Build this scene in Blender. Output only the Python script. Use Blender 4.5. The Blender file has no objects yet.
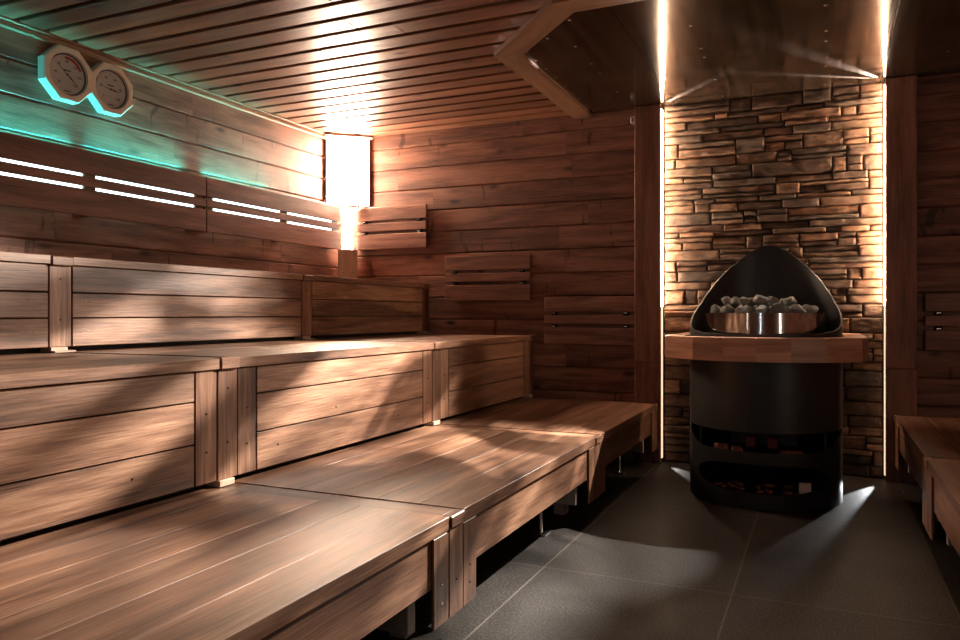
import bpy, bmesh, math, random
from mathutils import Vector, Matrix, noise
random.seed(7)
C = bpy.context.scene
COL = C.collection
PI = math.pi

# ------------------------------------------------------------------ materials
def newmat(name):
    m = bpy.data.materials.new(name); m.use_nodes = True
    nt = m.node_tree; b = nt.nodes['Principled BSDF']
    return m, nt, b
def node(nt, t, **k):
    n = nt.nodes.new(t)
    for a, v in k.items():
        if a == 'inp':
            for i, x in v.items(): n.inputs[i].default_value = x
        else: setattr(n, a, v)
    return n
def ramp(nt, stops, interp='LINEAR'):
    r = nt.nodes.new('ShaderNodeValToRGB'); e = r.color_ramp; e.interpolation = interp
    while len(e.elements) < len(stops): e.elements.new(0.5)
    for i, (p, c) in enumerate(stops):
        e.elements[i].position = p; e.elements[i].color = (c[0], c[1], c[2], 1)
    return r
def math_n(nt, op, a=None, b=None, c=None, clamp=False):
    n = nt.nodes.new('ShaderNodeMath'); n.operation = op; n.use_clamp = clamp
    for i, v in enumerate((a, b, c)):
        if v is None: continue
        if isinstance(v, (int, float)): n.inputs[i].default_value = v
        else: nt.links.new(v, n.inputs[i])
    return n.outputs[0]
def mixc(nt, fac, a, b, mode='MIX'):
    n = nt.nodes.new('ShaderNodeMix'); n.data_type = 'RGBA'; n.blend_type = mode
    for i, v in ((0, fac), (6, a), (7, b)):
        if isinstance(v, (int, float)): n.inputs[i].default_value = v
        elif isinstance(v, tuple): n.inputs[i].default_value = (v[0], v[1], v[2], 1)
        else: nt.links.new(v, n.inputs[i])
    return n.outputs[2]

def wood(name, axis, dark, mid, light, rough=(.34, .55), knots=False, ticks=False, across=26., along=1.5, bump=.25, tone=.35):
    """procedural wood; grain runs along `axis`; 'var' face attribute shifts and tones every board"""
    m, nt, b = newmat(name); L = nt.links.new
    tc = node(nt, 'ShaderNodeTexCoord'); at = node(nt, 'ShaderNodeAttribute', attribute_name='var')
    sep = node(nt, 'ShaderNodeSeparateColor'); L(at.outputs['Color'], sep.inputs[0])
    oi = node(nt, 'ShaderNodeObjectInfo')
    off = math_n(nt, 'MULTIPLY', sep.outputs[0], 31.7)
    off = math_n(nt, 'ADD', off, math_n(nt, 'MULTIPLY', oi.outputs['Random'], 17.3))
    cmb = node(nt, 'ShaderNodeCombineXYZ')
    for i in range(3): L(off, cmb.inputs[i])
    add = node(nt, 'ShaderNodeVectorMath', operation='ADD'); L(tc.outputs['Object'], add.inputs[0]); L(cmb.outputs[0], add.inputs[1])
    def stretched(al, ac):
        v = node(nt, 'ShaderNodeVectorMath', operation='MULTIPLY'); L(add.outputs[0], v.inputs[0])
        s = [ac, ac, ac]; s[axis] = al; v.inputs[1].default_value = s
        return v.outputs[0]
    # slow warp gives cathedral figure
    warp = node(nt, 'ShaderNodeTexNoise', inp={'Scale': 1., 'Detail': 2.}); L(stretched(.55, 6.), warp.inputs['Vector'])
    wv = node(nt, 'ShaderNodeTexNoise', inp={'Scale': 1., 'Detail': 3., 'Roughness': .6, 'Distortion': .4}); L(stretched(along, across * .55), wv.inputs['Vector'])
    rings = math_n(nt, 'SINE', math_n(nt, 'ADD', math_n(nt, 'MULTIPLY', warp.outputs[0], 26.), math_n(nt, 'MULTIPLY', wv.outputs[0], 7.)))
    rings = math_n(nt, 'MULTIPLY_ADD', rings, .5, .5)
    fine = node(nt, 'ShaderNodeTexNoise', inp={'Scale': 1., 'Detail': 5., 'Roughness': .7}); L(stretched(along * 4, across * 7), fine.inputs['Vector'])
    big = node(nt, 'ShaderNodeTexNoise', inp={'Scale': 1., 'Detail': 2.}); L(stretched(.9, 3.), big.inputs['Vector'])
    v = math_n(nt, 'MULTIPLY', rings, .13)
    v = math_n(nt, 'MULTIPLY_ADD', fine.outputs[0], .55, v)
    v = math_n(nt, 'MULTIPLY_ADD', wv.outputs[0], .35, v)
    r = ramp(nt, [(.34, dark), (.54, mid), (.74, light)]); L(v, r.inputs[0])
    col = r.outputs[0]
    tn = math_n(nt, 'MULTIPLY_ADD', sep.outputs[1], tone * 2, 1 - tone)
    tn = math_n(nt, 'MULTIPLY', tn, math_n(nt, 'MULTIPLY_ADD', big.outputs[0], .6, .7))
    col = mixc(nt, 1., col, tn, 'MULTIPLY')
    hgt = fine.outputs[0]
    if knots:
        vo = node(nt, 'ShaderNodeTexVoronoi', inp={'Scale': 1., 'Randomness': 1.}); L(stretched(2.6, 6.5), vo.inputs['Vector'])
        k = ramp(nt, [(.05, (.12, .12, .12)), (.11, (.6, .6, .6)), (.17, (1, 1, 1))]); L(vo.outputs['Distance'], k.inputs[0])
        col = mixc(nt, 1., col, k.outputs[0], 'MULTIPLY')
    if ticks:
        t1 = node(nt, 'ShaderNodeTexNoise', inp={'Scale': 1., 'Detail': 2., 'Distortion': .7}); L(stretched(11., 3.2), t1.inputs['Vector'])
        k = ramp(nt, [(.655, (1, 1, 1)), (.70, (.42, .38, .36))]); L(t1.outputs[0], k.inputs[0])
        col = mixc(nt, 1., col, k.outputs[0], 'MULTIPLY')
    L(col, b.inputs['Base Color'])
    rr = math_n(nt, 'MULTIPLY_ADD', fine.outputs[0], rough[1] - rough[0], rough[0]); L(rr, b.inputs['Roughness'])
    b.inputs['IOR'].default_value = 1.45
    bp = node(nt, 'ShaderNodeBump', inp={'Strength': bump, 'Distance': .004}); L(hgt, bp.inputs['Height']); L(bp.outputs[0], b.inputs['Normal'])
    return m

BENCH = ((.060, .025, .015), (.245, .118, .068), (.46, .265, .165))
WALL = ((.07, .024, .015), (.25, .108, .068), (.41, .195, .13))
MB = {a: wood('bench_wood_' + 'xyz'[a], a, *BENCH, rough=(.36, .52), tone=.2) for a in range(3)}
MW = {a: wood('wall_wood_' + 'xyz'[a], a, *WALL, knots=True, ticks=True, rough=(.42, .65), across=20, bump=.4, tone=.13) for a in range(3)}
MC = wood('ceiling_wood', 0, (.06, .024, .014), (.20, .085, .048), (.33, .155, .09), rough=(.26, .42), knots=True, tone=.35, bump=.2)
MR = {0: wood('backrest_wood_x', 0, (.09, .034, .022), (.27, .118, .074), (.43, .21, .14), rough=(.4, .55), tone=.12), 1: wood('backrest_wood_y', 1, (.08, .028, .018), (.23, .092, .056), (.38, .17, .11), rough=(.4, .55), tone=.12)}
MP = wood('post_wood', 2, (.12, .048, .03), (.29, .125, .078), (.42, .20, .13), rough=(.4, .6), tone=.12, across=16)
MF = {a: wood('frame_wood_' + 'xyz'[a], a, (.13, .06, .034), (.30, .16, .095), (.42, .25, .16), tone=.12) for a in range(3)}
MRAIL = wood('oiled_rail_wood', 0, (.27, .125, .07), (.48, .235, .145), (.62, .35, .22), rough=(.28, .4), tone=.22)
MPALE = wood('pale_wood', 2, (.45, .31, .22), (.60, .44, .33), (.68, .52, .40), tone=.1, across=14)

def plain(name, col, rough=.5, metal=0., noise_amt=.15, scale=30., spec=None, aniso=0, bump=.05):
    m, nt, b = newmat(name); L = nt.links.new
    n = node(nt, 'ShaderNodeTexNoise', inp={'Scale': scale, 'Detail': 4.})
    tc = node(nt, 'ShaderNodeTexCoord'); L(tc.outputs['Object'], n.inputs['Vector'])
    lo = tuple(c * (1 - noise_amt) for c in col); hi = tuple(min(1, c * (1 + noise_amt)) for c in col)
    r = ramp(nt, [(.3, lo), (.7, hi)]); L(n.outputs[0], r.inputs[0]); L(r.outputs[0], b.inputs['Base Color'])
    b.inputs['Roughness'].default_value = rough; b.inputs['Metallic'].default_value = metal
    if aniso: b.inputs['Anisotropic'].default_value = aniso
    if bump:
        bp = node(nt, 'ShaderNodeBump', inp={'Strength': bump, 'Distance': .002}); L(n.outputs[0], bp.inputs['Height']); L(bp.outputs[0], b.inputs['Normal'])
    return m
def emit(name, col, strength):
    m, nt, b = newmat(name)
    b.inputs['Base Color'].default_value = (.8, .8, .8, 1)
    b.inputs['Emission Color'].default_value = (*col, 1); b.inputs['Emission Strength'].default_value = strength
    return m

M_BLACK = plain('black_stove_steel', (.018, .016, .015), .42, 0., .2, 12., bump=.03)
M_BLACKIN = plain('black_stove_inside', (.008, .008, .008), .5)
M_STEEL = plain('brushed_steel', (.62, .60, .58), .09, 1., .08, 60., aniso=.5, bump=.02)
M_SCREW = plain('screw_steel', (.75, .73, .70), .25, 1., .05)
M_DSCREW = plain('dark_screw', (.05, .035, .03), .4, .6)
M_GREYP = plain('grey_support_board', (.35, .31, .27), .7)
M_WHITE = plain('white_plastic', (.62, .58, .52), .5)
M_DARKGAP = plain('dark_backing', (.012, .009, .008), .9)
M_RED = plain('red_terminal', (.12, .008, .010), .45)
M_CHIP = plain('reddish_wood_chip', (.22, .06, .03), .7, noise_amt=.5, scale=20)
M_FRAME = plain('clock_frame_wood', (.74, .60, .50), .45, noise_amt=.06)
M_DIAL = plain('clock_dial', (.52, .49, .49), .65, noise_amt=.03)
M_INK = plain('dial_ink', (.02, .02, .02), .5)
M_INKRED = plain('dial_red', (.35, .015, .02), .5)
M_BEZEL = plain('dial_bezel', (.10, .08, .08), .35, .5)

# stones of the cladding
def stone_mat():
    m, nt, b = newmat('ledge_stone'); L = nt.links.new
    tc = node(nt, 'ShaderNodeTexCoord'); at = node(nt, 'ShaderNodeAttribute', attribute_name='var')
    sep = node(nt, 'ShaderNodeSeparateColor'); L(at.outputs['Color'], sep.inputs[0])
    n = node(nt, 'ShaderNodeTexNoise', inp={'Scale': 14., 'Detail': 6., 'Roughness': .7}); 
    mp = node(nt, 'ShaderNodeMapping', inp={'Scale': (1., 1., 3.2)}); L(tc.outputs['Object'], mp.inputs[0]); L(mp.outputs[0], n.inputs['Vector'])
    n2 = node(nt, 'ShaderNodeTexNoise', inp={'Scale': 90., 'Detail': 3.}); L(mp.outputs[0], n2.inputs['Vector'])
    tintr = ramp(nt, [(0., (.10, .066, .047)), (.4, (.15, .085, .052)), (.75, (.21, .105, .058)), (1., (.235, .14, .085))]); L(sep.outputs[0], tintr.inputs[0])
    r = ramp(nt, [(.30, (.25, .23, .22)), (.50, (.85, .83, .80)), (.72, (1.6, 1.4, 1.2))]); L(n.outputs[0], r.inputs[0])
    c = mixc(nt, 1., tintr.outputs[0], r.outputs[0], 'MULTIPLY')
    c = mixc(nt, 1., c, math_n(nt, 'MULTIPLY_ADD', sep.outputs[1], .7, .6), 'MULTIPLY')
    L(c, b.inputs['Base Color']); b.inputs['Roughness'].default_value = .62
    h = math_n(nt, 'MULTIPLY_ADD', n2.outputs[0], .25, n.outputs[0])
    bp = node(nt, 'ShaderNodeBump', inp={'Strength': .7, 'Distance': .012}); L(h, bp.inputs['Height']); L(bp.outputs[0], b.inputs['Normal'])
    return m
M_STONE = stone_mat()

def rock_mat():
    m, nt, b = newmat('sauna_rock'); L = nt.links.new
    tc = node(nt, 'ShaderNodeTexCoord'); oi = node(nt, 'ShaderNodeObjectInfo')
    n = node(nt, 'ShaderNodeTexNoise', inp={'Scale': 38., 'Detail': 5., 'Roughness': .7}); L(tc.outputs['Object'], n.inputs['Vector'])
    r = ramp(nt, [(.32, (.12, .115, .105)), (.55, (.33, .315, .29)), (.72, (.6, .58, .54))]); L(n.outputs[0], r.inputs[0])
    c = mixc(nt, 1., r.outputs[0], math_n(nt, 'MULTIPLY_ADD', oi.outputs['Random'], .7, .6), 'MULTIPLY')
    L(c, b.inputs['Base Color']); b.inputs['Roughness'].default_value = .75
    bp = node(nt, 'ShaderNodeBump', inp={'Strength': .6, 'Distance': .006}); L(n.outputs[0], bp.inputs['Height']); L(bp.outputs[0], b.inputs['Normal'])
    return m
M_ROCK = rock_mat()

def floor_mat():
    m, nt, b = newmat('dark_stone_tiles'); L = nt.links.new
    g = node(nt, 'ShaderNodeTexCoord'); s = node(nt, 'ShaderNodeSeparateXYZ'); L(g.outputs['Object'], s.inputs[0])
    def line(o, ph, per, w):
        f = math_n(nt, 'FRACT', math_n(nt, 'DIVIDE', math_n(nt, 'SUBTRACT', o, ph), per))
        d = math_n(nt, 'ABSOLUTE', math_n(nt, 'SUBTRACT', f, .5))
        return math_n(nt, 'GREATER_THAN', d, .5 - w / per)
    gx = line(s.outputs[0], -1.0, .706, .0035); gy = line(s.outputs[1], 2.83, 1.165, .0028)
    gr = math_n(nt, 'MAXIMUM', gx, gy)
    fx = math_n(nt, 'FLOOR', math_n(nt, 'DIVIDE', math_n(nt, 'SUBTRACT', s.outputs[0], -1.0), .706))
    fy = math_n(nt, 'FLOOR', math_n(nt, 'DIVIDE', math_n(nt, 'SUBTRACT', s.outputs[1], 2.83), 1.165))
    wn = node(nt, 'ShaderNodeTexWhiteNoise', noise_dimensions='2D'); cb = node(nt, 'ShaderNodeCombineXYZ'); L(fx, cb.inputs[0]); L(fy, cb.inputs[1]); L(cb.outputs[0], wn.inputs['Vector'])
    n = node(nt, 'ShaderNodeTexNoise', inp={'Scale': 130., 'Detail': 3., 'Roughness': .7}); L(g.outputs['Object'], n.inputs['Vector'])
    n2 = node(nt, 'ShaderNodeTexNoise', inp={'Scale': 3.5, 'Detail': 5.}); L(g.outputs['Object'], n2.inputs['Vector'])
    r = ramp(nt, [(.40, (.006, .004, .003)), (.52, (.024, .016, .012)), (.64, (.13, .10, .08))]); L(n.outputs[0], r.inputs[0])
    c = mixc(nt, 1., r.outputs[0], math_n(nt, 'MULTIPLY_ADD', wn.outputs[0], .25, .8), 'MULTIPLY')
    c = mixc(nt, 1., c, math_n(nt, 'MULTIPLY_ADD', n2.outputs[0], .9, .35), 'MULTIPLY')
    c = mixc(nt, gr, c, (.10, .08, .065))
    L(c, b.inputs['Base Color'])
    rr = math_n(nt, 'MULTIPLY_ADD', n2.outputs[0], .3, .42); L(rr, b.inputs['Roughness'])
    h = math_n(nt, 'SUBTRACT', math_n(nt, 'MULTIPLY', n.outputs[0], .3), gr)
    bp = node(nt, 'ShaderNodeBump', inp={'Strength': .35, 'Distance': .003}); L(h, bp.inputs['Height']); L(bp.outputs[0], b.inputs['Normal'])
    return m
M_FLOOR = floor_mat()

def sheet_mat():
    m, nt, b = newmat('dark_sheet_metal'); L = nt.links.new
    tc = node(nt, 'ShaderNodeTexCoord')
    mp = node(nt, 'ShaderNodeMapping', inp={'Scale': (26., .8, 1.)}); L(tc.outputs['Object'], mp.inputs[0])
    n = node(nt, 'ShaderNodeTexNoise', inp={'Scale': 1., 'Detail': 3.}); L(mp.outputs[0], n.inputs['Vector'])
    n2 = node(nt, 'ShaderNodeTexNoise', inp={'Scale': 2.2, 'Detail': 2.}); L(tc.outputs['Object'], n2.inputs['Vector'])
    r = ramp(nt, [(.3, (.035, .022, .015)), (.7, (.115, .075, .052))]); L(n.outputs[0], r.inputs[0]); L(r.outputs[0], b.inputs['Base Color'])
    b.inputs['Metallic'].default_value = .6
    L(math_n(nt, 'MULTIPLY_ADD', n2.outputs[0], .10, .08), b.inputs['Roughness'])
    bp = node(nt, 'ShaderNodeBump', inp={'Strength': .05, 'Distance': .02}); L(n2.outputs[0], bp.inputs['Height']); L(bp.outputs[0], b.inputs['Normal'])
    return m
M_SHEET = sheet_mat()

E_LAMP = emit('lamp_shade_glow', (1., .73, .53), 118.)
E_SLIT = emit('lamp_slit_glow', (1., .80, .62), 30.)
E_LED = emit('backrest_led', (.70, 1., .97), 4.)
E_TEAL = emit('teal_led', (.04, .80, .88), 6.)
E_STRIP = emit('warm_led_strip', (1., .70, .46), 140.)
E_STRIPLOW = emit('warm_led_strip_dim', (1., .64, .40), 1.3)

# ------------------------------------------------------------------ mesh helpers
def tag(o, label=None, cat=None, group=None, kind=None):
    if label: o['label'] = label
    if cat: o['category'] = cat
    if group: o['group'] = group
    if kind: o['kind'] = kind
    return o
def NB():
    bm = bmesh.new(); bm.loops.layers.float_color.new('var'); return bm
def paint(bm, faces, v=None):
    ly = bm.loops.layers.float_color['var']
    if v is None: v = (random.random(), random.random(), random.random(), 1)
    for f in faces:
        for l in f.loops: l[ly] = v
def box(bm, x0, x1, y0, y1, z0, z1, c=.003, M=None, v=None):
    """chamfered box"""
    c = min(c, (x1 - x0) * .45, (y1 - y0) * .45, (z1 - z0) * .45)
    lo = (x0, y0, z0); hi = (x1, y1, z1); vs = {}
    for i in range(8):
        s = [(i >> k) & 1 for k in range(3)]
        for a in range(3):
            p = [(hi[k] if s[k] else lo[k]) if k == a else ((hi[k] - c) if s[k] else (lo[k] + c)) for k in range(3)]
            p = Vector(p)
            if M is not None: p = M @ p
            vs[(i, a)] = bm.verts.new(p)
    F = []
    for a in range(3):
        b_, d = [k for k in range(3) if k != a]
        for s in (0, 1):
            q = []
            for (sb, sd) in ((0, 0), (1, 0), (1, 1), (0, 1)):
                q.append(vs[((s << a) | (sb << b_) | (sd << d), a)])
            F.append(bm.faces.new(q))
        # edges parallel to axis a
        for sb in (0, 1):
            for sd in (0, 1):
                i0 = (sb << b_) | (sd << d); i1 = i0 | (1 << a)
                F.append(bm.faces.new([vs[(i0, b_)], vs[(i1, b_)], vs[(i1, d)], vs[(i0, d)]]))
    for i in range(8): F.append(bm.faces.new([vs[(i, 0)], vs[(i, 1)], vs[(i, 2)]]))
    paint(bm, F, v); return F
def prism(bm, pts, z0, z1, M=None, v=None):
    """extrude a polygon in XY from z0 to z1"""
    T = (lambda p: M @ Vector(p)) if M is not None else Vector
    a = [bm.verts.new(T((x, y, z0))) for x, y in pts]; b = [bm.verts.new(T((x, y, z1))) for x, y in pts]
    n = len(pts); F = [bm.faces.new(a[::-1]), bm.faces.new(b)]
    for i in range(n): F.append(bm.faces.new([a[i], a[(i + 1) % n], b[(i + 1) % n], b[i]]))
    paint(bm, F, v); return F
def cyl(bm, M, r, h, seg=24, r2=None, v=None):
    r2 = r if r2 is None else r2
    a = [bm.verts.new(M @ Vector((r * math.cos(2 * PI * i / seg), r * math.sin(2 * PI * i / seg), 0))) for i in range(seg)]
    b = [bm.verts.new(M @ Vector((r2 * math.cos(2 * PI * i / seg), r2 * math.sin(2 * PI * i / seg), h))) for i in range(seg)]
    F = [bm.faces.new(a[::-1]), bm.faces.new(b)]
    for i in range(seg): F.append(bm.faces.new([a[i], a[(i + 1) % seg], b[(i + 1) % seg], b[i]]))
    paint(bm, F, v); return F
def build(name, bm, mat, parent=None, smooth=False):
    bmesh.ops.recalc_face_normals(bm, faces=bm.faces)
    me = bpy.data.meshes.new(name); bm.to_mesh(me); bm.free()
    me.materials.append(mat)
    if smooth:
        for p in me.polygons: p.use_smooth = True
    o = bpy.data.objects.new(name, me); COL.objects.link(o)
    if parent:
        o.parent = parent; o.matrix_parent_inverse = Matrix.Translation(-parent.location) if parent.type == 'EMPTY' and parent.rotation_euler.z == 0 else Matrix()
        if not (parent.type == 'EMPTY' and parent.rotation_euler.z == 0): o.matrix_parent_inverse = Matrix()
    return o
def empty(name, loc, label, cat, group=None):
    o = bpy.data.objects.new(name, None); o.location = loc; COL.objects.link(o); o.empty_display_size = .1
    return tag(o, label, cat, group)
def one_box(name, mat, parent, *a, **k):
    bm = NB(); box(bm, *a, **k); return build(name, bm, mat, parent)

XL, YB, ZC = -3.584, 5.19, 2.405      # left wall, back wall, slat underside
XR, YF = 1.55, -1.6

# ------------------------------------------------------------------ room shell
bm = NB(); box(bm, XL - .1, XR + .1, YF - .1, YB + .15, -.1, 0, c=.001)
tag(build('floor', bm, M_FLOOR), kind='structure')

def shiplap(bm, axis, a0, a1, z0, z1, plane, sign, pitch, phase, back, joint=True, dz=.010):
    """boards running along `axis` (0 = x, 1 = y) on a wall at `plane`; outward normal is sign along the other axis."""
    k = math.floor((z0 - phase) / pitch)
    while phase + k * pitch < z1:
        b0 = max(z0, phase + k * pitch); b1 = min(z1, phase + (k + 1) * pitch); k += 1
        if b1 - b0 < .01: continue
        cuts = [a0]
        if joint:
            x = a0 + random.uniform(.5, 2.2)
            while x < a1 - .3: cuts.append(x); x += random.uniform(1.1, 2.4)
        cuts.append(a1)
        for c0, c1 in zip(cuts[:-1], cuts[1:]):
            g = .0006
            prof = [(back, b0), (0.0 + .010, b0), (.000, b0 + dz), (.000, b1 - .007), (.007, b1 - .001), (back, b1 - .001)]
            lo, hi = c0 + g, c1 - g
            def P(d, z, t):
                q = plane - sign * d
                return Vector((t, q, z)) if axis == 0 else Vector((q, t, z))
            A = [bm.verts.new(P(d, z, lo)) for d, z in prof]; B = [bm.verts.new(P(d, z, hi)) for d, z in prof]
            n = len(prof); F = [bm.faces.new(A), bm.faces.new(B[::-1])]
            for i in range(n): F.append(bm.faces.new([A[i], B[i], B[(i + 1) % n], A[(i + 1) % n]]))
            paint(bm, F)
    return bm
bm = NB(); shiplap(bm, 1, YF, YB, 0, 2.45, XL, 1, .1725, 1.887 - 11 * .1725, .05)
tag(build('wall_left', bm, MW[1]), kind='structure')
bm = NB(); shiplap(bm, 0, XL, -1.0, 0, 2.45, YB, -1, .1685, 2.133 - 13 * .1685, .05)
tag(build('wall_back', bm, MW[0]), kind='structure')
bm = NB(); shiplap(bm, 0, .36, XR, 0, 2.45, YB, -1, .1685, 2.133 - 13 * .1685, .05)
tag(build('wall_alcove', bm, MW[0]), kind='structure')
bm = NB(); shiplap(bm, 1, YF, YB, 0, 2.45, XR, -1, .1725, .02, .05)
tag(build('wall_right', bm, MW[1]), kind='structure')
bm = NB(); shiplap(bm, 0, XL, XR, 0, 2.45, YF, 1, .1685, .05, .05)
tag(build('wall_front', bm, MW[0]), kind='structure')

# stone cladding between the posts, a real relief of split ledge stones
def stone_wall():
    bm = NB(); rnd = random.Random(11)
    box(bm, -1.0, .36, 5.235, 5.26, 0, 2.45, c=.001, v=(0, 0, 0, 1))
    def stone(x0, x1, z0, z1):
        if x1 - x0 < .012 or z1 - z0 < .01: return
        g = .0024; x0 += g; x1 -= g; z0 += g * .8; z1 -= g * .8
        d = rnd.uniform(.0, .022); base = 5.196 - d
        def grid(L, step):
            k = max(2, int(L / step)); e1, e2 = min(.0022 / L, .15), min(.006 / L, .3)
            return [0., e1, e2] + [e2 + (1 - 2 * e2) * q / k for q in range(1, k)] + [1 - e2, 1 - e1, 1.]
        U = grid(x1 - x0, .014); Wd = grid(z1 - z0, .012); nx = len(U) - 1; nz = len(Wd) - 1
        tilt = rnd.uniform(-.008, .008); sd = rnd.uniform(0, 90)
        V = []
        for j in range(nz + 1):
            row = []
            for i in range(nx + 1):
                u, w = U[i], Wd[j]; x = x0 + (x1 - x0) * u; z = z0 + (z1 - z0) * w
                e = min(min(u, 1 - u) * (x1 - x0), min(w, 1 - w) * (z1 - z0))
                edge = .016 * math.exp(-e / .0016)
                nn = noise.fractal(Vector((x * 13, sd, z * 30)), 1., 2., 3)
                y = base + edge + tilt * (w - .5) * 2 + nn * .008
                # wobbling outlines
                jx = noise.noise(Vector((x * 20, z * 20, sd))) * .002; jz = noise.noise(Vector((x * 15, sd, 5))) * .0035
                if z0 > .01 and z1 < 2.39: z += jz
                row.append(bm.verts.new((x + (jx if 0 < i < nx else jx * .4), y, z)))
            V.append(row)
        F = []
        for j in range(nz):
            for i in range(nx): F.append(bm.faces.new([V[j][i], V[j][i + 1], V[j + 1][i + 1], V[j + 1][i]]))
        # sides back to the mortar
        loop = [V[0][i] for i in range(nx + 1)] + [V[j][nx] for j in range(1, nz + 1)] + [V[nz][i] for i in range(nx - 1, -1, -1)] + [V[j][0] for j in range(nz - 1, 0, -1)]
        back = [bm.verts.new((p.co.x, 5.238, p.co.z)) for p in loop]
        n = len(loop)
        for i in range(n): F.append(bm.faces.new([loop[i], back[i], back[(i + 1) % n], loop[(i + 1) % n]]))
        for f in F: f.smooth = True
        paint(bm, F, (rnd.random(), rnd.random(), rnd.random(), 1))
    z = 0.
    while z < 2.40:
        h = rnd.choice((.035, .045, .055, .07, .085, .095))
        if z + h > 2.37: h = 2.405 - z
        x = -.975 - rnd.uniform(0, .1)
        while x < .335:
            L = rnd.choice((.09, .16, .22, .28, .34, .42)) * rnd.uniform(.85, 1.15); x1 = min(x + L, .335)
            if .335 - x1 < .05: x1 = .335
            xa = max(x, -.975)
            r = rnd.random()
            if h >= .07 and r < .5:
                f = rnd.uniform(.35, .65); 
                if rnd.random() < .65 or x1 - xa < .2: stone(xa, x1, z, z + h * f); stone(xa, x1, z + h * f, z + h)
                else:
                    m = xa + (x1 - xa) * rnd.uniform(.3, .7)
                    stone(xa, m, z, z + h * f); stone(m, x1, z, z + h * f); stone(xa, x1, z + h * f, z + h)
            elif h < .06 or r < .86 or x1 - xa < .2: stone(xa, x1, z, z + h)
            else:
                f = rnd.uniform(.4, .6); m = xa + (x1 - xa) * rnd.uniform(.5, .8)
                stone(xa, m, z, z + h); stone(m, x1, z, z + h * f); stone(m, x1, z + h * f, z + h)
            x = x1
        z += h
    return bm
tag(build('wall_stone', stone_wall(), M_STONE), kind='structure')

# ceiling: dark backing and slats
bm = NB(); box(bm, XL - .1, XR + .1, YF - .1, YB + .15, 2.455, 2.5, c=.001)
tag(build('ceiling', bm, M_DARKGAP), kind='structure')
bm = NB(); y = 5.165; 
while y > YF:
    w = .124
    cuts = [XL + .055]; x = XL + random.uniform(1.0, 3.2)
    while x < XR - .3: cuts.append(x); x += random.uniform(1.8, 3.)
    cuts.append(XR - .03)
    for a, b in zip(cuts[:-1], cuts[1:]): box(bm, a + .0006, b - .0006, y - w, y, ZC, ZC + .022, c=.004)
    y -= .1545
tag(build('ceiling_slats', bm, MC), kind='structure')
# narrow cove trim along the left wall top
bm = NB(); box(bm, XL, XL + .026, YF, YB - .02, 2.372, 2.402, c=.005); box(bm, XL, XL + .045, YF, YB - .02, 2.402, 2.44, c=.003)
tag(build('trim_1', bm, MF[1]), kind='structure')

# posts flanking the stone panel
def post(n, x0, x1):
    bm = NB(); box(bm, x0, x1, 5.10, 5.128, .675, 2.398, c=.003, v=(.3, .5, 0, 1)); 
    tag(build('trim_%d' % n, bm, MP), kind='structure')
    bm = NB(); box(bm, x0, x1, 5.10, 5.128, 0, .672, c=.003, v=(.8, .25, 0, 1)); box(bm, x0 + .03, x1 - .03, 5.128, YB, 0, 2.398, c=.002)
    tag(build('trim_%d' % (n + 1), bm, MP), kind='structure')
post(2, -1.157, -.984); post(4, .343, .507)

# light strips in the recess beside the posts
def strip(xf, side, label):
    e = empty('light_strip', (xf, 5.15, 0), label, 'light strip', 'upright light strips beside the stone panel')
    one_box('led_strip', E_STRIP, e, min(xf, xf + side * .006), max(xf, xf + side * .006), 5.134, 5.162, 1.05, 2.37, c=.001)
    one_box('dim_led_strip', E_STRIPLOW, e, min(xf, xf + side * .006), max(xf, xf + side * .006), 5.134, 5.162, .03, 1.045, c=.001)
    a = xf + side * .006; b = xf + side * .022
    one_box('channel', M_STEEL, e, min(a, b), max(a, b), 5.130, 5.166, .02, 2.385, c=.001)
strip(.338, 1, 'warm white light strip in the gap at the right edge of the stone panel')
strip(-.979, -1, 'warm white light strip in the gap at the left edge of the stone panel')

# ------------------------------------------------------------------ dark sheet-metal canopy
can = empty('ceiling_canopy', (-.4, 4.2, 2.4), 'dark glossy sheet-metal ceiling canopy with wooden angled frame above the stove', 'ceiling canopy')
ZP = 2.400
Wf = .135
o1, o2, o3, o4 = (-1.604, 5.175), (-1.604, 3.735), (-1.095, 3.205), (XR - .03, 3.205)
i1, i2, i3, i4 = (-1.468, 5.175), (-1.468, 3.790), (-1.037, 3.340), (XR - .03, 3.340)
for nm, poly, mat in (('frame_board', [o1, o2, i2, i1], MF[1]), ('frame_board', [o2, o3, i3, i2], None), ('frame_board', [o3, o4, i4, i3], MF[0])):
    bm = NB()
    if mat is None:
        # build in a local frame so the grain follows the board
        a = Vector((*o2, 0)); ang = math.atan2(o3[1] - o2[1], o3[0] - o2[0])
        R = Matrix.Translation(a) @ Matrix.Rotation(ang, 4, 'Z'); Ri = R.inverted()
        pts = [tuple((Ri @ Vector((*p, 0)))[:2]) for p in poly]
        prism(bm, pts, 2.378, 2.404); o = build(nm, bm, MF[0], can); o.matrix_parent_inverse = Matrix.Translation(-can.location); o.matrix_basis = R
    else:
        prism(bm, poly, 2.378, 2.404); o = build(nm, bm, mat, can)
def sheet(poly):
    bm = NB(); prism(bm, poly, ZP, ZP + .003); return build('metal_sheet', bm, M_SHEET, can)
sheet([(-1.47, 4.203), (-.885, 4.203), (-.885, 5.17), (-1.47, 5.17)])
sheet([(-1.47, 3.792), (-1.04, 3.342), (-.885, 3.342), (-.885, 4.199), (-1.47, 4.199)])
for xa, xb in ((-.882, .315), (.318, XR - .03)):
    sheet([(xa, 4.203), (xb, 4.203), (xb, 5.17), (xa, 5.17)]); sheet([(xa, 3.342), (xb, 3.342), (xb, 4.199), (xa, 4.199)])
scr = [(-1.44, y) for y in (3.80, 3.95, 4.11, 4.28, 4.47, 4.62, 4.765, 4.93, 5.10)] + [(-1.275, 3.66), (-1.10, 3.475), (-.97, 3.375)]
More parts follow.
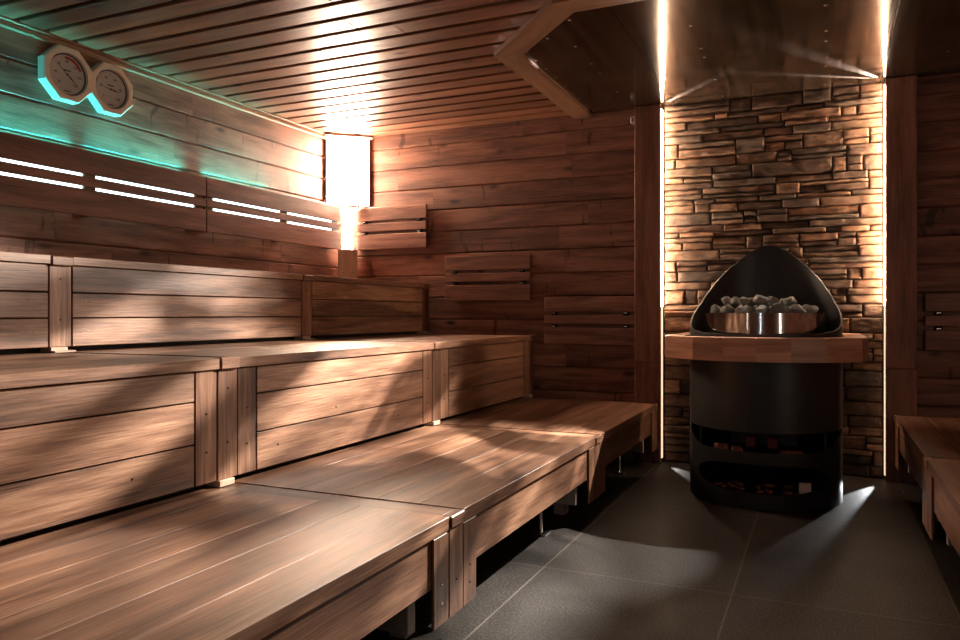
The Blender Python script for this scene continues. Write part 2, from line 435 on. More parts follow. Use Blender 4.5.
scr += [(-1.18, y) for y in (3.83, 4.13, 4.31, 4.725)] + [(x, y) for x in (-.585, .017, .612) for y in (3.786, 4.13, 4.283, 4.715, 5.095)]
def screw(parent, p, n='z', r=.007, mat=M_SCREW):
    bm = NB()
    R = {'z-': Matrix.Rotation(PI, 4, 'X'), 'x': Matrix.Rotation(PI / 2, 4, 'Y'), 'y-': Matrix.Rotation(PI / 2, 4, 'X')}[n]
    cyl(bm, Matrix.Translation(p) @ R, r, .0022, 10, r * .65)
    return build('screw', bm, mat, parent)
for x, y in scr: screw(can, (x, y, ZP - .0002), 'z-', .0085)

# ------------------------------------------------------------------ benches
ZT = (.40, .845, 1.227)
def slat_top(bm, x_front, x_back, y0, y1, z, w=.146, g=.0024, th=.03, sgn=-1, eb=.04):
    """boards along y from the front edge to the back"""
    x = x_front; tot = abs(x_back - x_front); n = round(tot / (w + g)); w = (tot - (n - 1) * g) / n
    for i in range(n):
        a = x_front + sgn * i * (w + g); b = a + sgn * w
        box(bm, min(a, b), max(a, b), y0, y1, z - (eb if i == 0 else th), z, c=.0012)
def near(y): return y < 2.1
LV = {1: 'lowest', 2: 'middle', 3: 'top'}
POSN = ['nearest section of the %s left bench, by the photo edge', 'middle section of the %s left bench, between two divider posts', 'far section of the %s left bench, reaching the back wall']
def bench(tier, i, y0, y1, xf, xb, side=-1, label=None):
    z = ZT[tier - 1]
    e = empty('bench_section', ((xf + xb) / 2, (y0 + y1) / 2, {1: 0, 2: .4, 3: .845}[tier]), label or ('wooden slatted ' + POSN[i] % LV[tier]), 'bench', 'tiered sauna bench sections')
    s = side
    bm = NB(); eb = {1: .040, 2: .036, 3: .033}[tier]; slat_top(bm, xf, xb, y0, y1, z, sgn=s, eb=eb); build('bench_top', bm, MB[1], e)
    def bx(name, mat, xa, xc, *r, **k): return one_box(name, mat, e, min(xa, xc), max(xa, xc), *r, **k)
    inner = xf + s * .012
    bat0 = i > 0; bat1 = True
    if tier == 1:
        fy0 = y0 + (.098 if bat0 else 0); fy1 = y1 - (.098 if bat1 else 0)
        bx('front_board', MB[1], inner, inner + s * .024, y0 + .002, fy1 + .05, .212, z - eb - .003, c=.002)
        for on, a, b in ((bat0, y0 + .002, y0 + .096), (bat1, y1 - .096, y1 - .002)):
            if on:
                w = bx('batten', MB[2], xf + s * .002, xf + s * .0115, a, b, .097, z - eb - .004, c=.002)
                for zz in (.16, .215): screw(e, (xf + s * .002, (a + b) / 2, zz), 'x', .004, M_SCREW if i == 0 else M_DSCREW) if s < 0 else None
        # support frame, grey board and steel legs
        for yy in (y0 + .13, y1 - .16):
            bx('support_board', M_GREYP, xf + s * .05, xb - s * .02, yy, yy + .03, .10, z - .031, c=.002)
        for yy in (y0 + .32, y1 - .34):
            bm = NB(); cyl(bm, Matrix.Translation((xf + s * .16, yy, .008)), .011, z - .045, 14); 
            l = build('leg', bm, M_SCREW, e)
            bm = NB(); box(bm, xf + s * .16 - .035, xf + s * .16 + .035, yy - .035, yy + .035, .0003, .008, c=.001); build('foot_plate', bm, M_SCREW, l).matrix_parent_inverse = Matrix()
        bx('backing', M_DARKGAP, xb - s * .02, xb, y0, y1, .0, z - .031, c=.001)
    else:
        zs = ((z - eb - .003, .7075), (.7025, .5655), (.5605, .424)) if tier == 2 else ((z - eb - .003, 1.0865), (1.0815, .9845), (.9795, .868))
        bw = .098 if tier == 2 else 0
        a = y0 + (bw + .004 if bat0 or False else 0); b = y1 - (bw + .004 if tier == 2 else 0)
        for k, (h, l) in enumerate(zs):
            bx('front_board', MB[1], inner, inner + s * .022, a + .002, b - .002, l, h, c=.002)
        if tier == 2:
            for on, p, q in ((bat0, y0 + .002, y0 + bw), (bat1, y1 - bw, y1 - .002)):
                if on:
                    bx('batten', MB[2], inner, inner + s * .022, p, q, .424, z - eb - .002, c=.002)
                    for zz in (.53, .66): screw(e, (inner + .0002, (p + q) / 2, zz), 'x', .0045, M_DSCREW)
            for yy, zz in ((b - .25, .50), (a + .12, .50), (a + .5, .6)): 
                if yy < y1 - .2: screw(e, (inner + .0002, yy, zz), 'x', .0045, M_DSCREW)
        else:
            for yy, zz in ((a + .06, 1.05), (a + .07, .93), (b - .06, .93), (b - .08, 1.05)): screw(e, (inner + .0002, yy, zz), 'x', .0045, M_SCREW)
        bx('backing', M_DARKGAP, inner + s * .05, inner + s * .07, y0, y1, ZT[tier - 2] + .001, z - .031, c=.001)
    return e
def divider(tier, yc, xf, xb, side=-1, label=None, end=False):
    z = ZT[tier - 1]; s = side; zb = {1: .097, 2: .424, 3: .868}[tier]
    e = empty('bench_divider', (xf, yc, {1: 0, 2: .4, 3: .845}[tier]), label, 'bench divider', 'divider posts between bench sections')
    def bx(name, mat, xa, xc, *r, **k): return one_box(name, mat, e, min(xa, xc), max(xa, xc), *r, **k)
    w = .047
    bx('cross_board', MB[0], xf + s * .03, xb, yc - w, yc + w, z - .034, z - .003, c=.001)
    bx('front_post', MB[2], xf + s * (.001 if tier == 1 else .010), xf + s * .032, yc - w, yc + w, zb, z - .039, c=.002)
    bx('cap', MB[1], xf - s * .006, xf + s * .029, yc - w, yc + w, z - .038, z + .002 if tier == 2 else z - .001, c=.004)
    if tier > 1:
        zz0 = ZT[tier - 2]
        bx('foot_block', MPALE, xf + s * .002, xf + s * .07, yc - w, yc + w - .02, zz0 + .0005, zb - .001, c=.002)
        if tier == 3: bx('foot_strip', MPALE, xf - s * .02, xf + s * .02, yc - w, yc + w, zz0 + .0005, zz0 + .009, c=.002)
        bx('backing', M_DARKGAP, xf + s * .072, xf + s * .09, yc - w, yc + w, zz0 + .0005, z - .035, c=.001)
        for q in (.30, .75): screw(e, (xf - .0102 + .0003, yc, zb + (z - zb) * q), 'x', .0045, M_DSCREW)
    else:
        bx('support_leg', M_GREYP, xf + s * .16, xf + s * .22, yc - .03, yc + .03, 0.0, z - .035, c=.002)
        screw(e, (xf - .0008, yc, .2), 'x', .004, M_DSCREW) if s < 0 else None
    return e
XFR = {1: -1.004, 2: -1.886, 3: -2.742}
XBK = {1: -1.944, 2: -2.80, 3: XL + .012}
SEC = [(.45, 2.006), (2.104, 3.582), (3.680, 5.045)]
DV = [2.055, 3.631, 5.094]
for t in (1, 2, 3):
    for i, (a, b) in enumerate(SEC): bench(t, i, a, b, XFR[t], XBK[t])
    for i, yc in enumerate(DV):
        d = ['first', 'second', 'end'][i]
        lab = ('wooden divider post of the %s left bench, ' % LV[t]) + ['the one nearest the viewer', 'the one between middle and far sections', 'standing against the back wall'][i]
        divider(t, yc, XFR[t], XBK[t], label=lab)
# bench along the right side
bench(1, 2, 3.680, 5.045, .392, 1.30, 1, 'wooden slatted far section of the right bench, beside the right post')
bench(1, 1, 2.0, 3.582, .392, 1.30, 1, 'wooden slatted near section of the right bench, cut by the photo edge')
divider(1, 3.631, .392, 1.30, 1, 'wooden divider post of the right bench, between its two sections')
divider(1, 5.094, .392, 1.30, 1, 'wooden end divider of the right bench, under the right post')

# ------------------------------------------------------------------ backrests
def backrest_back(x0, x1, zt, label, screws=True):
    e = empty('backrest', ((x0 + x1) / 2, 5.17, zt - .34), label, 'backrest', 'slatted wooden backrests')
    yf = 5.150
    for (h, l) in ((zt, zt - .106), (zt - .130, zt - .192), (zt - .218, zt - .335)):
        one_box('slat', MR[0], e, x0, x1, yf, yf + .020, l, h, c=.003)
    for xx in (x0 + .05, x1 - .09):
        one_box('bracket', M_DARKGAP, e, xx, xx + .04, yf + .0205, YB + .0005, zt - .33, zt - .005, c=.002)
    for xx in (x0 + .07, x1 - .07):
        for zz in (zt - .112, zt - .205): 
            one_box('clip', M_SCREW, e, xx - .012, xx + .012, yf + .001, yf + .02, zz - .006, zz + .001, c=.001)
    return e
backrest_back(-3.42, -2.781, 1.845, 'wooden slatted backrest beside the corner lamp, highest on the back wall')
backrest_back(-2.618, -1.928, 1.430, 'wooden slatted backrest in the middle of the back wall')
backrest_back(-1.821, -1.162, 1.118, 'lowest wooden slatted backrest, against the left post of the stone wall')
backrest_back(.552, 1.25, 1.118, 'dark wooden slatted backrest on the alcove wall above the right bench')
def backrest_left(y0, y1, label, brk):
    e = empty('backrest', (XL + .05, (y0 + y1) / 2, 1.51), label, 'backrest', 'slatted wooden backrests')
    xf = -3.490; zt = 1.846
    for (h, l) in ((zt, zt - .122), (zt - .138, zt - .186), (zt - .202, zt - .340)):
        one_box('slat', MR[1], e, xf, xf + .018, y0, y1, l, h, c=.003)
    segs = [y0] + list(brk) + [y1]
    for yy in brk: one_box('bracket', MB[2], e, XL + .001, xf - .0005, yy - .035, yy + .035, zt - .335, zt - .01, c=.002)
    st = [y0 + .004] + [b + .037 for b in brk]; en = [b - .037 for b in brk] + [y1 - .004]
    for a, b in zip(st, en):
        if b - a > .05:
            for zz in (zt - .130, zt - .194): one_box('led_strip', E_LED, e, xf - .022, xf - .012, a, b, zz - .012, zz + .012, c=.001)
            one_box('top_led_strip', E_TEAL, e, XL + .010, XL + .026, a, b, zt - .125, zt - .115, c=.001)
    return e
backrest_left(1.2, 3.578, 'long wooden backrest with glowing white slits, on the left wall below the gauges', [1.98, 2.775, 3.54])
backrest_left(3.582, 5.005, 'wooden backrest with glowing white slits, on the left wall near the corner lamp', [3.62, 4.345, 4.965])

# ------------------------------------------------------------------ corner lamp
A = Vector((XL, 4.945, 0)); B = Vector((-3.30, YB, 0)); mid = (A + B) / 2
lamp = empty('corner_lamp', (mid.x, mid.y, 1.222), 'bright glowing upright corner lamp with wooden cap, between left and back walls', 'lamp')
ang = math.atan2(B.y - A.y, B.x - A.x); LN = (B - A).length
RL = Matrix.Translation((A.x, A.y, 0)) @ Matrix.Rotation(ang, 4, 'Z')
def lbox(name, mat, *a, **k):
    bm = NB(); box(bm, *a, M=RL, **k); return build(name, bm, mat, lamp)
lbox('shade', E_LAMP, .022, LN - .022, -.004, .004, 1.862, 2.385, c=.001)
lbox('side_frame', MW[2], .008, .021, -.012, .012, 1.85, 2.39, c=.002); lbox('side_frame', MW[2], LN - .021, LN - .008, -.012, .012, 1.85, 2.39, c=.002)
lbox('bottom_frame', MW[0], .021, LN - .021, -.012, .010, 1.848, 1.861, c=.002)
lbox('top_cap', MF[0], -.0, LN + .0, -.10, -.02, 2.388, 2.400, c=.003)
lbox('light_slit', E_SLIT, LN / 2 - .045, LN / 2 + .045, .020, .030, 1.512, 1.846, c=.002)
sb = lbox('base_block', MPALE, LN / 2 - .075, LN / 2 + .075, -.01, .03, 1.2273, 1.51, c=.003)
for dx, dz in ((0, .17), (-.035, .10), (.035, .10)):
    bm = NB(); cyl(bm, RL @ Matrix.Translation((LN / 2 + dx, -.0102, 1.224 + dz)) @ Matrix.Rotation(PI / 2, 4, 'X'), .004, .002, 8); build('screw', bm, M_DSCREW, lamp)

# ------------------------------------------------------------------ twin octagonal gauges
ga = empty('double_gauge', (XL, 2.81, 1.23 + 1), 'pale twin octagonal thermometer and hygrometer high on the left wall', 'sauna gauge')
ga.location = (XL, 2.81, 2.22)
def octo(r, ph=PI / 8): return [(r * math.cos(ph + k * PI / 4), r * math.sin(ph + k * PI / 4)) for k in range(8)]
def wallM(y, z, x): # local x -> +Y, local y -> +Z, local z -> +X
    return Matrix.Translation((x, y, z)) @ Matrix(((0, 0, 1, 0), (1, 0, 0, 0), (0, 1, 0, 0), (0, 0, 0, 1)))
for gi, (gy, gz, gr) in enumerate(((2.688, 2.232, .149), (2.950, 2.226, .146))):
    # the octagonal frame, hollow for the dial
    bm = NB(); Mx = wallM(gy, gz, XL + .002); n = 48
    ov = octo(gr)
    def octr(t):
        a = (t - PI / 8) % (PI / 4) - PI / 8
        return gr * math.cos(PI / 8) / math.cos(a + 0.0) 
    rings = []
    import itertools
    def ring(rf, zz): return [bm.verts.new(Mx @ Vector((rf(2 * PI * i / n) * math.cos(2 * PI * i / n), rf(2 * PI * i / n) * math.sin(2 * PI * i / n), zz))) for i in range(n)]
    def oc(t):
        k = PI / 4; a = (t % k) - k / 2
        return gr * math.cos(PI / 8) / math.cos(a) if False else gr * math.cos(PI / 8) / math.cos(((t + PI / 8) % k) - PI / 8)
    R0 = ring(oc, 0); R1 = ring(oc, .044); R2 = ring(lambda t: oc(t) - .006, .050)
    ri = gr * .735
    R3 = ring(lambda t: ri, .050); R4 = ring(lambda t: ri - .003, .034)
    R5 = ring(lambda t: ri - .003, 0)
    F = []
    for a, b in ((R0, R1), (R1, R2), (R2, R3), (R3, R4), (R4, R5)):
        for i in range(n): F.append(bm.faces.new([a[i], a[(i + 1) % n], b[(i + 1) % n], b[i]]))
    paint(bm, F)
    fr = build('frame', bm, M_FRAME, ga)
    bm = NB(); cyl(bm, wallM(gy, gz, XL + .030), ri - .004, .004, 40); di = build('dial', bm, M_DIAL, ga)
    # bezel ring
    bm = NB(); Mz = wallM(gy, gz, XL + .034)
    def rr(r, zz): return [bm.verts.new(Mz @ Vector((r * math.cos(2 * PI * i / n), r * math.sin(2 * PI * i / n), zz))) for i in range(n)]
    a0, a1, a2 = rr(ri - .004, .001), rr(ri - .005, .006), rr(ri - .010, .001)
    F = []
    for a, b in ((a0, a1), (a1, a2)):
        for i in range(n): F.append(bm.faces.new([a[i], a[(i + 1) % n], b[(i + 1) % n], b[i]]))
    paint(bm, F); build('bezel', bm, M_BEZEL, ga)
    # ticks and figures, cut from dark ink on the dial
    bm = NB(); zf = .0005
    for k in range(31):
        t = math.radians(225 - 270 * k / 30); r0 = ri * (.80 if k % 5 else .76); r1 = ri * .86
        Mt = Mz @ Matrix.Rotation(t, 4, 'Z'); box(bm, r0, r1, -.0006, .0006, zf, zf + .0004, c=.0001, M=Mt)
    build('scale', bm, M_INK, di).matrix_parent_inverse = Matrix()
    if gi == 0:
        bm = NB()
        for k in range(14):
            t0 = math.radians(98 - k * 5.2); t1 = math.radians(98 - (k + 1) * 5.2)
            q = [(ri * .72 * math.cos(t0), ri * .72 * math.sin(t0)), (ri * .72 * math.cos(t1), ri * .72 * math.sin(t1)), (ri * .84 * math.cos(t1), ri * .84 * math.sin(t1)), (ri * .84 * math.cos(t0), ri * .84 * math.sin(t0))]
            prism(bm, q, zf, zf + .0005, M=Mz)
        build('red_zone', bm, M_INKRED, di).matrix_parent_inverse = Matrix()
    else:
        bm = NB()
        for k in range(10):
            t0 = math.radians(150 + k * 8); t1 = math.radians(150 + (k + 1) * 8); r0 = ri * .86; r1 = ri * .93
            q = [(r0 * math.cos(t0), r0 * math.sin(t0)), (r0 * math.cos(t1), r0 * math.sin(t1)), (r1 * math.cos(t1), r1 * math.sin(t1)), (r1 * math.cos(t0), r1 * math.sin(t0))]
            prism(bm, q, zf, zf + .0005, M=Mz)
        build('dark_zone', bm, M_INK, di).matrix_parent_inverse = Matrix()
    nums = ['20', '40', '60', '80', '100', '120', '140'] if gi == 0 else ['0', '20', '40', '60', '80', '100']
    for k, s in enumerate(nums):
        t = math.radians(225 - 270 * k / (len(nums) - 1)); r = ri * .60
        cu = bpy.data.curves.new('figure', 'FONT'); cu.body = s; cu.size = .019; cu.align_x = 'CENTER'; cu.align_y = 'CENTER'; cu.extrude = .0003
        tmp = bpy.data.objects.new('figure_text', cu); COL.objects.link(tmp); bpy.context.view_layer.update()
        me = bpy.data.meshes.new_from_object(tmp.evaluated_get(bpy.context.evaluated_depsgraph_get())); bpy.data.objects.remove(tmp)
        me.materials.clear(); me.materials.append(M_INK); o = bpy.data.objects.new('figure', me); COL.objects.link(o)
        o.parent = di; o.matrix_parent_inverse = Matrix(); o.matrix_world = Mz @ Matrix.Translation((r * math.cos(t), r * math.sin(t), .0008))
        o.matrix_basis = Mz @ Matrix.Translation((r * math.cos(t), r * math.sin(t), .0008))
    bm = NB(); box(bm, -.020, .020, .018, .024, zf, zf + .0005, c=.0001, M=Mz); build('caption_bar', bm, M_INK, di).matrix_parent_inverse = Matrix()
    bm = NB(); box(bm, -.018, .018, -ri * .80, -ri * .80 + .005, zf, zf + .0005, c=.0001, M=Mz)
    build('maker_bar', bm, M_INK, di).matrix_parent_inverse = Matrix()
    # pointer
    t = math.radians(-38 if gi == 0 else -6); bm = NB(); Mt = Mz @ Matrix.Rotation(t, 4, 'Z')
    prism(bm, [(-ri * .62, .0008), (-ri * .62, -.0008), (0, -.0016), (ri * .2, -.004), (ri * .62, 0), (ri * .2, .004), (0, .0016)], .003, .004, M=Mt)
    cyl(bm, Mz @ Matrix.Translation((0, 0, .001)), .005, .005, 14)
    build('pointer', bm, M_INK, di).matrix_parent_inverse = Matrix()

# tiny pale sensor by the left post
se = empty('sensor_box', (-1.19, 5.13, 2.31), 'tiny pale sensor box at the top of the left post', 'sensor')
one_box('housing', M_WHITE, se, -1.196, -1.159, 5.145, YB + .0005, 2.295, 2.345, c=.004)
one_box('sensor_cap', M_SCREW, se, -1.190, -1.166, 5.140, 5.1448, 2.306, 2.334, c=.002)

# ------------------------------------------------------------------ stove
SX, SY, SR = -.296, 4.477, .394
st = empty('sauna_stove', (SX, SY, 0), 'round black steel sauna stove with pointed hood in front of the stone wall', 'stove')
def lerp_tab(tab, x):
    for (a, va), (b, vb) in zip(tab[:-1], tab[1:]):
        if x <= b:
            u = (x - a) / (b - a); return va + (vb - va) * (u * u * (3 - 2 * u) * .25 + u * .75)
    return tab[-1][1]
HOOD = [(0, 1.407), (8, 1.398), (20, 1.348), (32, 1.282), (45, 1.205), (56, 1.130), (68, 1.055), (80, 1.005), (90, .965), (100, .935), (115, .910), (135, .898), (180, .893)]
def shell(name, zlo, zhi, mat, r=SR, seg=128, th=.008, nz=6, parent=st, rr=None):
    """open round shell; zlo / zhi take the angle in degrees away from the back (0) to the front (180)"""
    bm = NB(); cols = []
    for i in range(seg):
        a = 2 * PI * i / seg; phi = abs(math.degrees(math.atan2(math.sin(a - PI / 2), math.cos(a - PI / 2))))
        l, h = zlo(phi), zhi(phi); col = []
        for rad, zz in [(r, l + (h - l) * k / nz) for k in range(nz + 1)] + [(r - th, h - (h - l) * k / nz) for k in range(nz + 1)]:
            col.append(bm.verts.new((SX + rad * math.cos(a), SY + rad * math.sin(a), zz)))
        cols.append(col)
    F = []; m = len(cols[0])
    for i in range(seg):
        c0, c1 = cols[i], cols[(i + 1) % seg]
        for k in range(m): F.append(bm.faces.new([c0[k], c1[k], c1[(k + 1) % m], c0[(k + 1) % m]]))
    paint(bm, F)
    o = build(name, bm, mat, parent, smooth=True)
    md = o.modifiers.new('edges', 'EDGE_SPLIT'); md.split_angle = math.radians(40)
    return o
def disc(name, z, r, mat, th=.006, parent=st):
    bm = NB(); cyl(bm, Matrix.Translation((SX, SY, z)), r, th, 64); return build(name, bm, mat, parent)
shell('hood', lambda p: .8825, lambda p: lerp_tab(HOOD, p), M_BLACK, nz=8)
disc('hood_floor', .884, SR - .010, M_BLACKIN)
shell('body', lambda p: .393, lambda p: .881, M_BLACK)
disc('body_floor', .396, SR - .010, M_BLACKIN)
# lower drum: rim dips towards the front, lens-shaped opening
def rim(p):
    x = math.sin(math.radians(p)); s = abs(x)
    if p < 90: return .385
    return .293 + .095 * max(0, (s - .70) / .30) ** 2.2
P0 = 54.
def z_open(p):
    q = (180 - p) / P0
    if q >= 1: return None
    h = .5 * .147 * (1 - q ** 3.2) ** .55
    return .158 - h * 1.0, .158 + h
def drum():
    bm = NB(); seg = 200; th = .008; F = []
    cols = []
    for i in range(seg):
        a = 2 * PI * i / seg; phi = abs(math.degrees(math.atan2(math.sin(a - PI / 2), math.cos(a - PI / 2))))
        zo = z_open(phi) or (.158, .158)
        def column(l, h): return [bm.verts.new((SX + rad * math.cos(a), SY + rad * math.sin(a), zz)) for rad, zz in ((SR, l), (SR, h), (SR - th, h), (SR - th, l))]
        cols.append((phi, column(.004, zo[0]), column(zo[1], rim(phi))))
    for i in range(seg):
        p0, a0, b0 = cols[i]; p1, a1, b1 = cols[(i + 1) % seg]
        for c0, c1 in ((a0, a1), (b0, b1)):
            for k in range(4): F.append(bm.faces.new([c0[k], c1[k], c1[(k + 1) % 4], c0[(k + 1) % 4]]))
    paint(bm, F)
    o = build('lower_drum', bm, M_BLACK, st, smooth=True)
    md = o.modifiers.new('edges', 'EDGE_SPLIT'); md.split_angle = math.radians(40)
drum()
disc('drum_floor', .060, SR - .012, M_BLACKIN); disc('drum_shelf', .262, SR - .012, M_BLACKIN)
for sx in (-1, 1):
    one_box('inner_bracket', M_BLACK, st, SX + sx * .31 - .006, SX + sx * .31 + .006, SY - .20, SY - .10, .269, .395, c=.002)
one_box('core', M_BLACKIN, st, SX - .18, SX + .18, SY - .02, SY + .2, .269, .395, c=.01)
for dx in (-.055, .055):
    one_box('heating_terminal', M_RED, st, SX + dx - .026, SX + dx + .026, SY - .20, SY - .15, .285, .345, c=.006)
    one_box('terminal_clip', M_SCREW, st, SX + dx - .034, SX + dx + .034, SY - .215, SY - .20, .372, .384, c=.002)
# basket
def ringwall(name, r, z0, z1, mat, th=.004, seg=96):
    bm = NB(); F = []; cols = []
    for i in range(seg):
        a = 2 * PI * i / seg
        cols.append([bm.verts.new((SX + q * math.cos(a), SY + q * math.sin(a), zz)) for q, zz in ((r, z0), (r, z1), (r - th, z1), (r - th, z0))])
    for i in range(seg):
        for k in range(4): F.append(bm.faces.new([cols[i][k], cols[(i + 1) % seg][k], cols[(i + 1) % seg][(k + 1) % 4], cols[i][(k + 1) % 4]]))
    paint(bm, F); o = build(name, bm, mat, st, smooth=True)
    md = o.modifiers.new('edges', 'EDGE_SPLIT'); md.split_angle = math.radians(40); return o
ringwall('stone_basket', .312, .891, 1.002, M_STEEL)
disc('basket_floor', .90, .306, M_BLACKIN)
disc('basket_fill_plate', .972, .306, M_BLACKIN)

# heap of stones
def rock_mesh(seed):
    rnd = random.Random(seed); bm = NB(); bmesh.ops.create_icosphere(bm, subdivisions=3, radius=1)
    off = Vector((seed * 7.1, seed * 3.3, 0))
    sc = Vector((rnd.uniform(.8, 1.15), rnd.uniform(.75, 1.0), rnd.uniform(.62, .85)))
    planes = [(Vector((rnd.uniform(-1, 1), rnd.uniform(-1, 1), rnd.uniform(-1, 1))).normalized(), rnd.uniform(.52, .80)) for _ in range(15)]
    for v in bm.verts:
        p = v.co.copy()
        for n, d in planes:
            k = p.dot(n)
            if k > d: p -= n * (k - d)
        p *= 1 + .10 * noise.noise(p * 1.6 + off) + .035 * noise.noise(p * 5 + off)
        v.co = Vector((p.x * sc.x, p.y * sc.y, p.z * sc.z))
    paint(bm, bm.faces)
    me = bpy.data.meshes.new('sauna_stone'); bmesh.ops.recalc_face_normals(bm, faces=bm.faces); bm.to_mesh(me); bm.free(); me.materials.append(M_ROCK)
    for p in me.polygons: p.use_smooth = True
    return me
rocks = [rock_mesh(s) for s in range(1, 10)]
rnd = random.Random(5); placed = []
def try_rocks(z, rmax, n, rlo, rhi):
    c = 0
    for _ in range(n * 60):
        if c >= n: break
        a = rnd.uniform(0, 2 * PI); q = rmax * math.sqrt(rnd.random()); r = rnd.uniform(rlo, rhi)
        p = Vector((SX + q * math.cos(a), SY + q * math.sin(a), z))
        if all((Vector((p.x - o.x, p.y - o.y, (p.z - o.z) * 1.15)).length > (r + ro) * .93) for o, ro in placed):
            placed.append((p, r)); c += 1
try_rocks(1.014, .268, 34, .042, .054)
try_rocks(1.066, .215, 20, .034, .048)
for p, r in placed:
    o = bpy.data.objects.new('sauna_stone', rnd.choice(rocks)); COL.objects.link(o)
    o.location = p; o.scale = (r, r, r); o.rotation_euler = (rnd.uniform(-.5, .5), rnd.uniform(-.5, .5), rnd.uniform(0, 6.3))
    tag(o, 'rough grey stone heaped in the steel basket of the stove', 'stone', 'stones heaped in the stove basket')

# wood chips and small debris in the drum
def chip(x, y, z, L, w, h, rz, lab, mat=M_CHIP):
    bm = NB(); M = Matrix.Rotation(rz, 4, 'Z')
    prism(bm, [(-L, -w * .6), (-L * .3, -w), (L * .8, -w * .7), (L, w * .2), (L * .3, w), (-L * .8, w * .6)], 0, h, M=M)
    bmesh.ops.bevel(bm, geom=bm.edges[:], offset=h * .2, segments=1, affect='EDGES')
    o = build('wood_chip', bm, mat); o.location = (x, y, z)
    return tag(o, lab, 'wood chip', 'wood chips in the lower stove drum')
chip(SX - .20, SY - .22, .2685, .042, .022, .034, -.3, 'reddish wood chunk on the stove shelf, left of the red terminals')
chip(SX - .115, SY - .26, .2685, .040, .018, .030, -.7, 'orange wood chunk on the stove shelf, nearest the left red terminal')
chip(SX + .15, SY - .26, .2685, .06, .022, .024, .1, 'flat brown wood chunk on the right of the stove shelf')
rnd = random.Random(9); pl = []
for k in range(400):
    if len(pl) >= 14: break
    x = SX + rnd.uniform(-.24, .24); y = SY - rnd.uniform(.10, .31); L = rnd.uniform(.018, .036)
    if (x - SX) ** 2 + (y - SY) ** 2 > .35 ** 2 or any(math.hypot(x - a, y - b) < L + c + .004 for a, b, c in pl): continue
    pl.append((x, y, L)); chip(x, y, .0665, L, L * .5, rnd.uniform(.010, .022), rnd.uniform(-1, 1), 'small reddish wood chip on the floor of the stove drum')
wb = empty('junction_block', (SX + .2, SY - .16, .066), 'small pale rectangular block at the right in the stove drum', 'junction block')
wb.location = (0, 0, 0)
one_box('block_body', M_WHITE, wb, SX + .185, SX + .245, SY - .26, SY - .225, .0665, .13, c=.004)

# wooden guard rail round the front of the stove
rl = empty('guard_rail', (SX, SY - .5, .7605), 'thick curved reddish wooden guard rail around the front of the stove', 'guard rail')
def railpts():
    out = []
    hw = .475; yf = SY - .525; sag = .20; R = (hw * hw + sag * sag) / (2 * sag)
    n = 6
    for i in range(n + 1):
        x = -hw + 2 * hw * i / n; y = yf + R - math.sqrt(R * R - x * x); out.append((SX + x, y))
    return out
pts = railpts(); w = .115
outer = [(SX - .507, SY - .19)] + pts + [(SX + .507, SY - .19)]
outer = [(SX - .507, SY + .1)] + outer + [(SX + .507, SY + .1)]
def offset_in(P, d):
    res = []
    for i, p in enumerate(P):
        a = Vector(P[max(i - 1, 0)]); b = Vector(P[min(i + 1, len(P) - 1)]); t = (b - a).normalized(); n = Vector((-t.y, t.x))
        res.append((p[0] + n.x * d, p[1] + n.y * d))
    return res
inner = offset_in(outer, .108)
for i in range(len(outer) - 1):
    a, b = outer[i], outer[i + 1]; c, d = inner[i + 1], inner[i]
    ax = Vector((b[0] - a[0], b[1] - a[1])); an = math.atan2(ax.y, ax.x)
    R = Matrix.Translation((a[0], a[1], 0)) @ Matrix.Rotation(an, 4, 'Z'); Ri = R.inverted()
    bm = NB(); prism(bm, [tuple((Ri @ Vector((*p, 0)))[:2]) for p in (a, b, c, d)], .7605, .8795)
    bmesh.ops.bevel(bm, geom=[e for e in bm.edges if abs(e.verts[0].co.z - e.verts[1].co.z) < 1e-5], offset=.003, segments=2, affect='EDGES')
    o = build('rail_segment', bm, MRAIL, rl); o.matrix_parent_inverse = Matrix.Translation(-rl.location); o.matrix_basis = R
for sx in (-1, 1):
    one_box('rail_arm', MRAIL, rl, SX + sx * .453 - .05, SX + sx * .453 + .05, SY + .101, 5.158, .7605, .8795, c=.003)

# ------------------------------------------------------------------ lights that belong to the strips' open ends
def spot(name, loc, tgt, power, size, blend, col, rad=.01):
    l = bpy.data.lights.new(name, 'SPOT'); l.energy = power; l.spot_size = math.radians(size); l.spot_blend = blend; l.color = col; l.shadow_soft_size = rad
    o = bpy.data.objects.new(name, l); COL.objects.link(o); o.location = loc
    d = Vector(tgt) - Vector(loc); o.rotation_euler = d.to_track_quat('-Z', 'Y').to_euler()
    return o
WH = (1., .93, .82)
OFF = (7.4, 3.8, 10.6)
def ripple(o, scale, lo, hi, off=(0, 0, 0)):
    """added gobo: noise in the lamp strength breaks its beam into soft streaks"""
    l = o.data; l.use_nodes = True; nt = l.node_tree; em = nt.nodes['Emission']; L = nt.links.new
    g = node(nt, 'ShaderNodeNewGeometry'); mp = node(nt, 'ShaderNodeMapping', inp={'Scale': scale, 'Location': off}); L(g.outputs['Incoming'], mp.inputs[0])
    n = node(nt, 'ShaderNodeTexNoise', inp={'Scale': 1., 'Detail': 2., 'Distortion': .6}); L(mp.outputs[0], n.inputs['Vector'])
    r = ramp(nt, [(.40, (lo, lo, lo)), (.60, (hi, hi, hi))]); L(n.outputs[0], r.inputs[0]); L(r.outputs[0], em.inputs['Strength'])
o = spot('strip_head_light', (.318, 5.09, 2.36), (-2.15, 2.15, .40), 2300, 44, .6, WH, .012)
ripple(o, (4., 4., 13.), .14, 1.6, OFF)
spot('strip_head_light', (.318, 5.09, 2.36), (-.86, 3.02, 0), 420, 17, .7, (1., .95, .9), .01)
spot('strip_head_light', (.318, 5.08, 2.30), (-.22, 4.45, 1.03), 6, 26, .6, WH, .012)
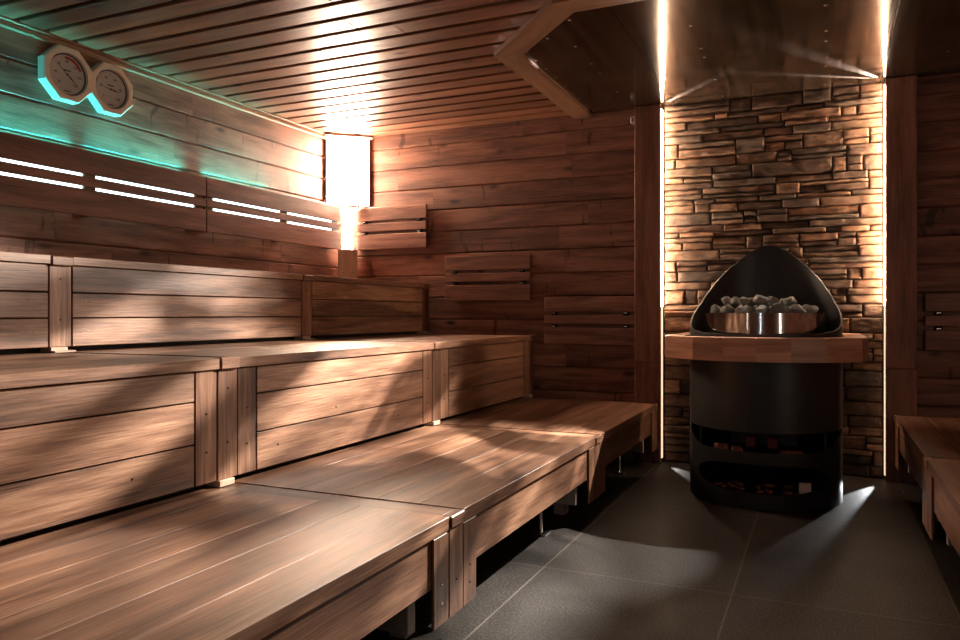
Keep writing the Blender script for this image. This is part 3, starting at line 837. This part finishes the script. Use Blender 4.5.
spot('strip_foot_light', (.322, 5.11, .03), (-.33, 3.1, 0.0), 90, 15, .6, (.95, .97, 1.), .008)
spot('strip_foot_light', (-.962, 5.11, .03), (-.60, 4.6, 0.0), 20, 20, .6, (1., .95, .88), .008)
spot('strip_head_graze', (.322, 5.11, 2.388), (-.35, 4.0, 2.51), 1900, 13, .6, (.9, .95, 1.), .006)
spot('strip_head_graze', (.322, 5.11, 2.388), (-.65, 4.5, 2.46), 1300, 8, .6, (.9, .95, 1.), .006)
spot('strip_head_graze', (-.962, 5.11, 2.388), (-.45, 4.55, 2.475), 800, 14, .6, (.95, .95, .95), .006)
def area(name, loc, tgt, power, sx, sy, col, spread=180):
    al = bpy.data.lights.new(name, 'AREA'); al.shape = 'RECTANGLE'; al.size = sx; al.size_y = sy; al.energy = power; al.color = col; al.spread = math.radians(spread)
    ao = bpy.data.objects.new(name, al); COL.objects.link(ao); ao.location = loc
    ao.rotation_euler = (Vector(tgt) - Vector(loc)).to_track_quat('-Z', 'Y').to_euler(); return ao
# added upright fill lights, out of view, for the benches and basket highlights
area('fill_light', (XR - .06, 1.7, 1.2), (-.9, 3.6, 1.0), 5, .04, 1.5, (1., .80, .62))
area('fill_light', (-3.2, YF + .2, 1.25), (-.6, 4.4, 1.1), 2, .04, 1.5, (1., .80, .62))
area('fill_light', (-.5, YF + .1, 1.25), (-.5, 4.4, 1.1), 3, .03, 1.5, (.85, .92, 1.))
# teal strips behind the backrests' top edge, turned up against the wall
for a, b in ((1.2, 1.93), (2.02, 2.73), (2.82, 3.49), (3.66, 4.28)):
    ao = area('backrest_teal_light', (-3.540, (a + b) / 2, 1.80), (-3.580, (a + b) / 2, 2.03), 3.4, .012, b - a, (.03, .78, .85), 75)
    d = Vector((-.055, 0, .23)).normalized(); yv = Vector((0, 1, 0)); xv = yv.cross(-d)
    ao.rotation_euler = Matrix((xv, yv, -d)).transposed().to_euler()

# ------------------------------------------------------------------ world, camera, colour
w = bpy.data.worlds.new('world'); C.world = w; w.use_nodes = True
w.node_tree.nodes['Background'].inputs[0].default_value = (.02, .015, .012, 1); w.node_tree.nodes['Background'].inputs[1].default_value = 1.
cam = bpy.data.cameras.new('camera'); co = bpy.data.objects.new('camera', cam); COL.objects.link(co); C.camera = co
co.location = (0, 0, 1.0); co.rotation_euler = (PI / 2, 0, math.radians(24.3))
cam.sensor_width = 36; cam.lens = 758.3 / 960 * 36; cam.shift_y = -6.5 / 960; cam.clip_start = .05
C.view_settings.view_transform = 'Standard'; C.view_settings.look = 'None'; C.view_settings.gamma = 1; C.view_settings.exposure = 0.0
C.view_settings.use_curve_mapping = False
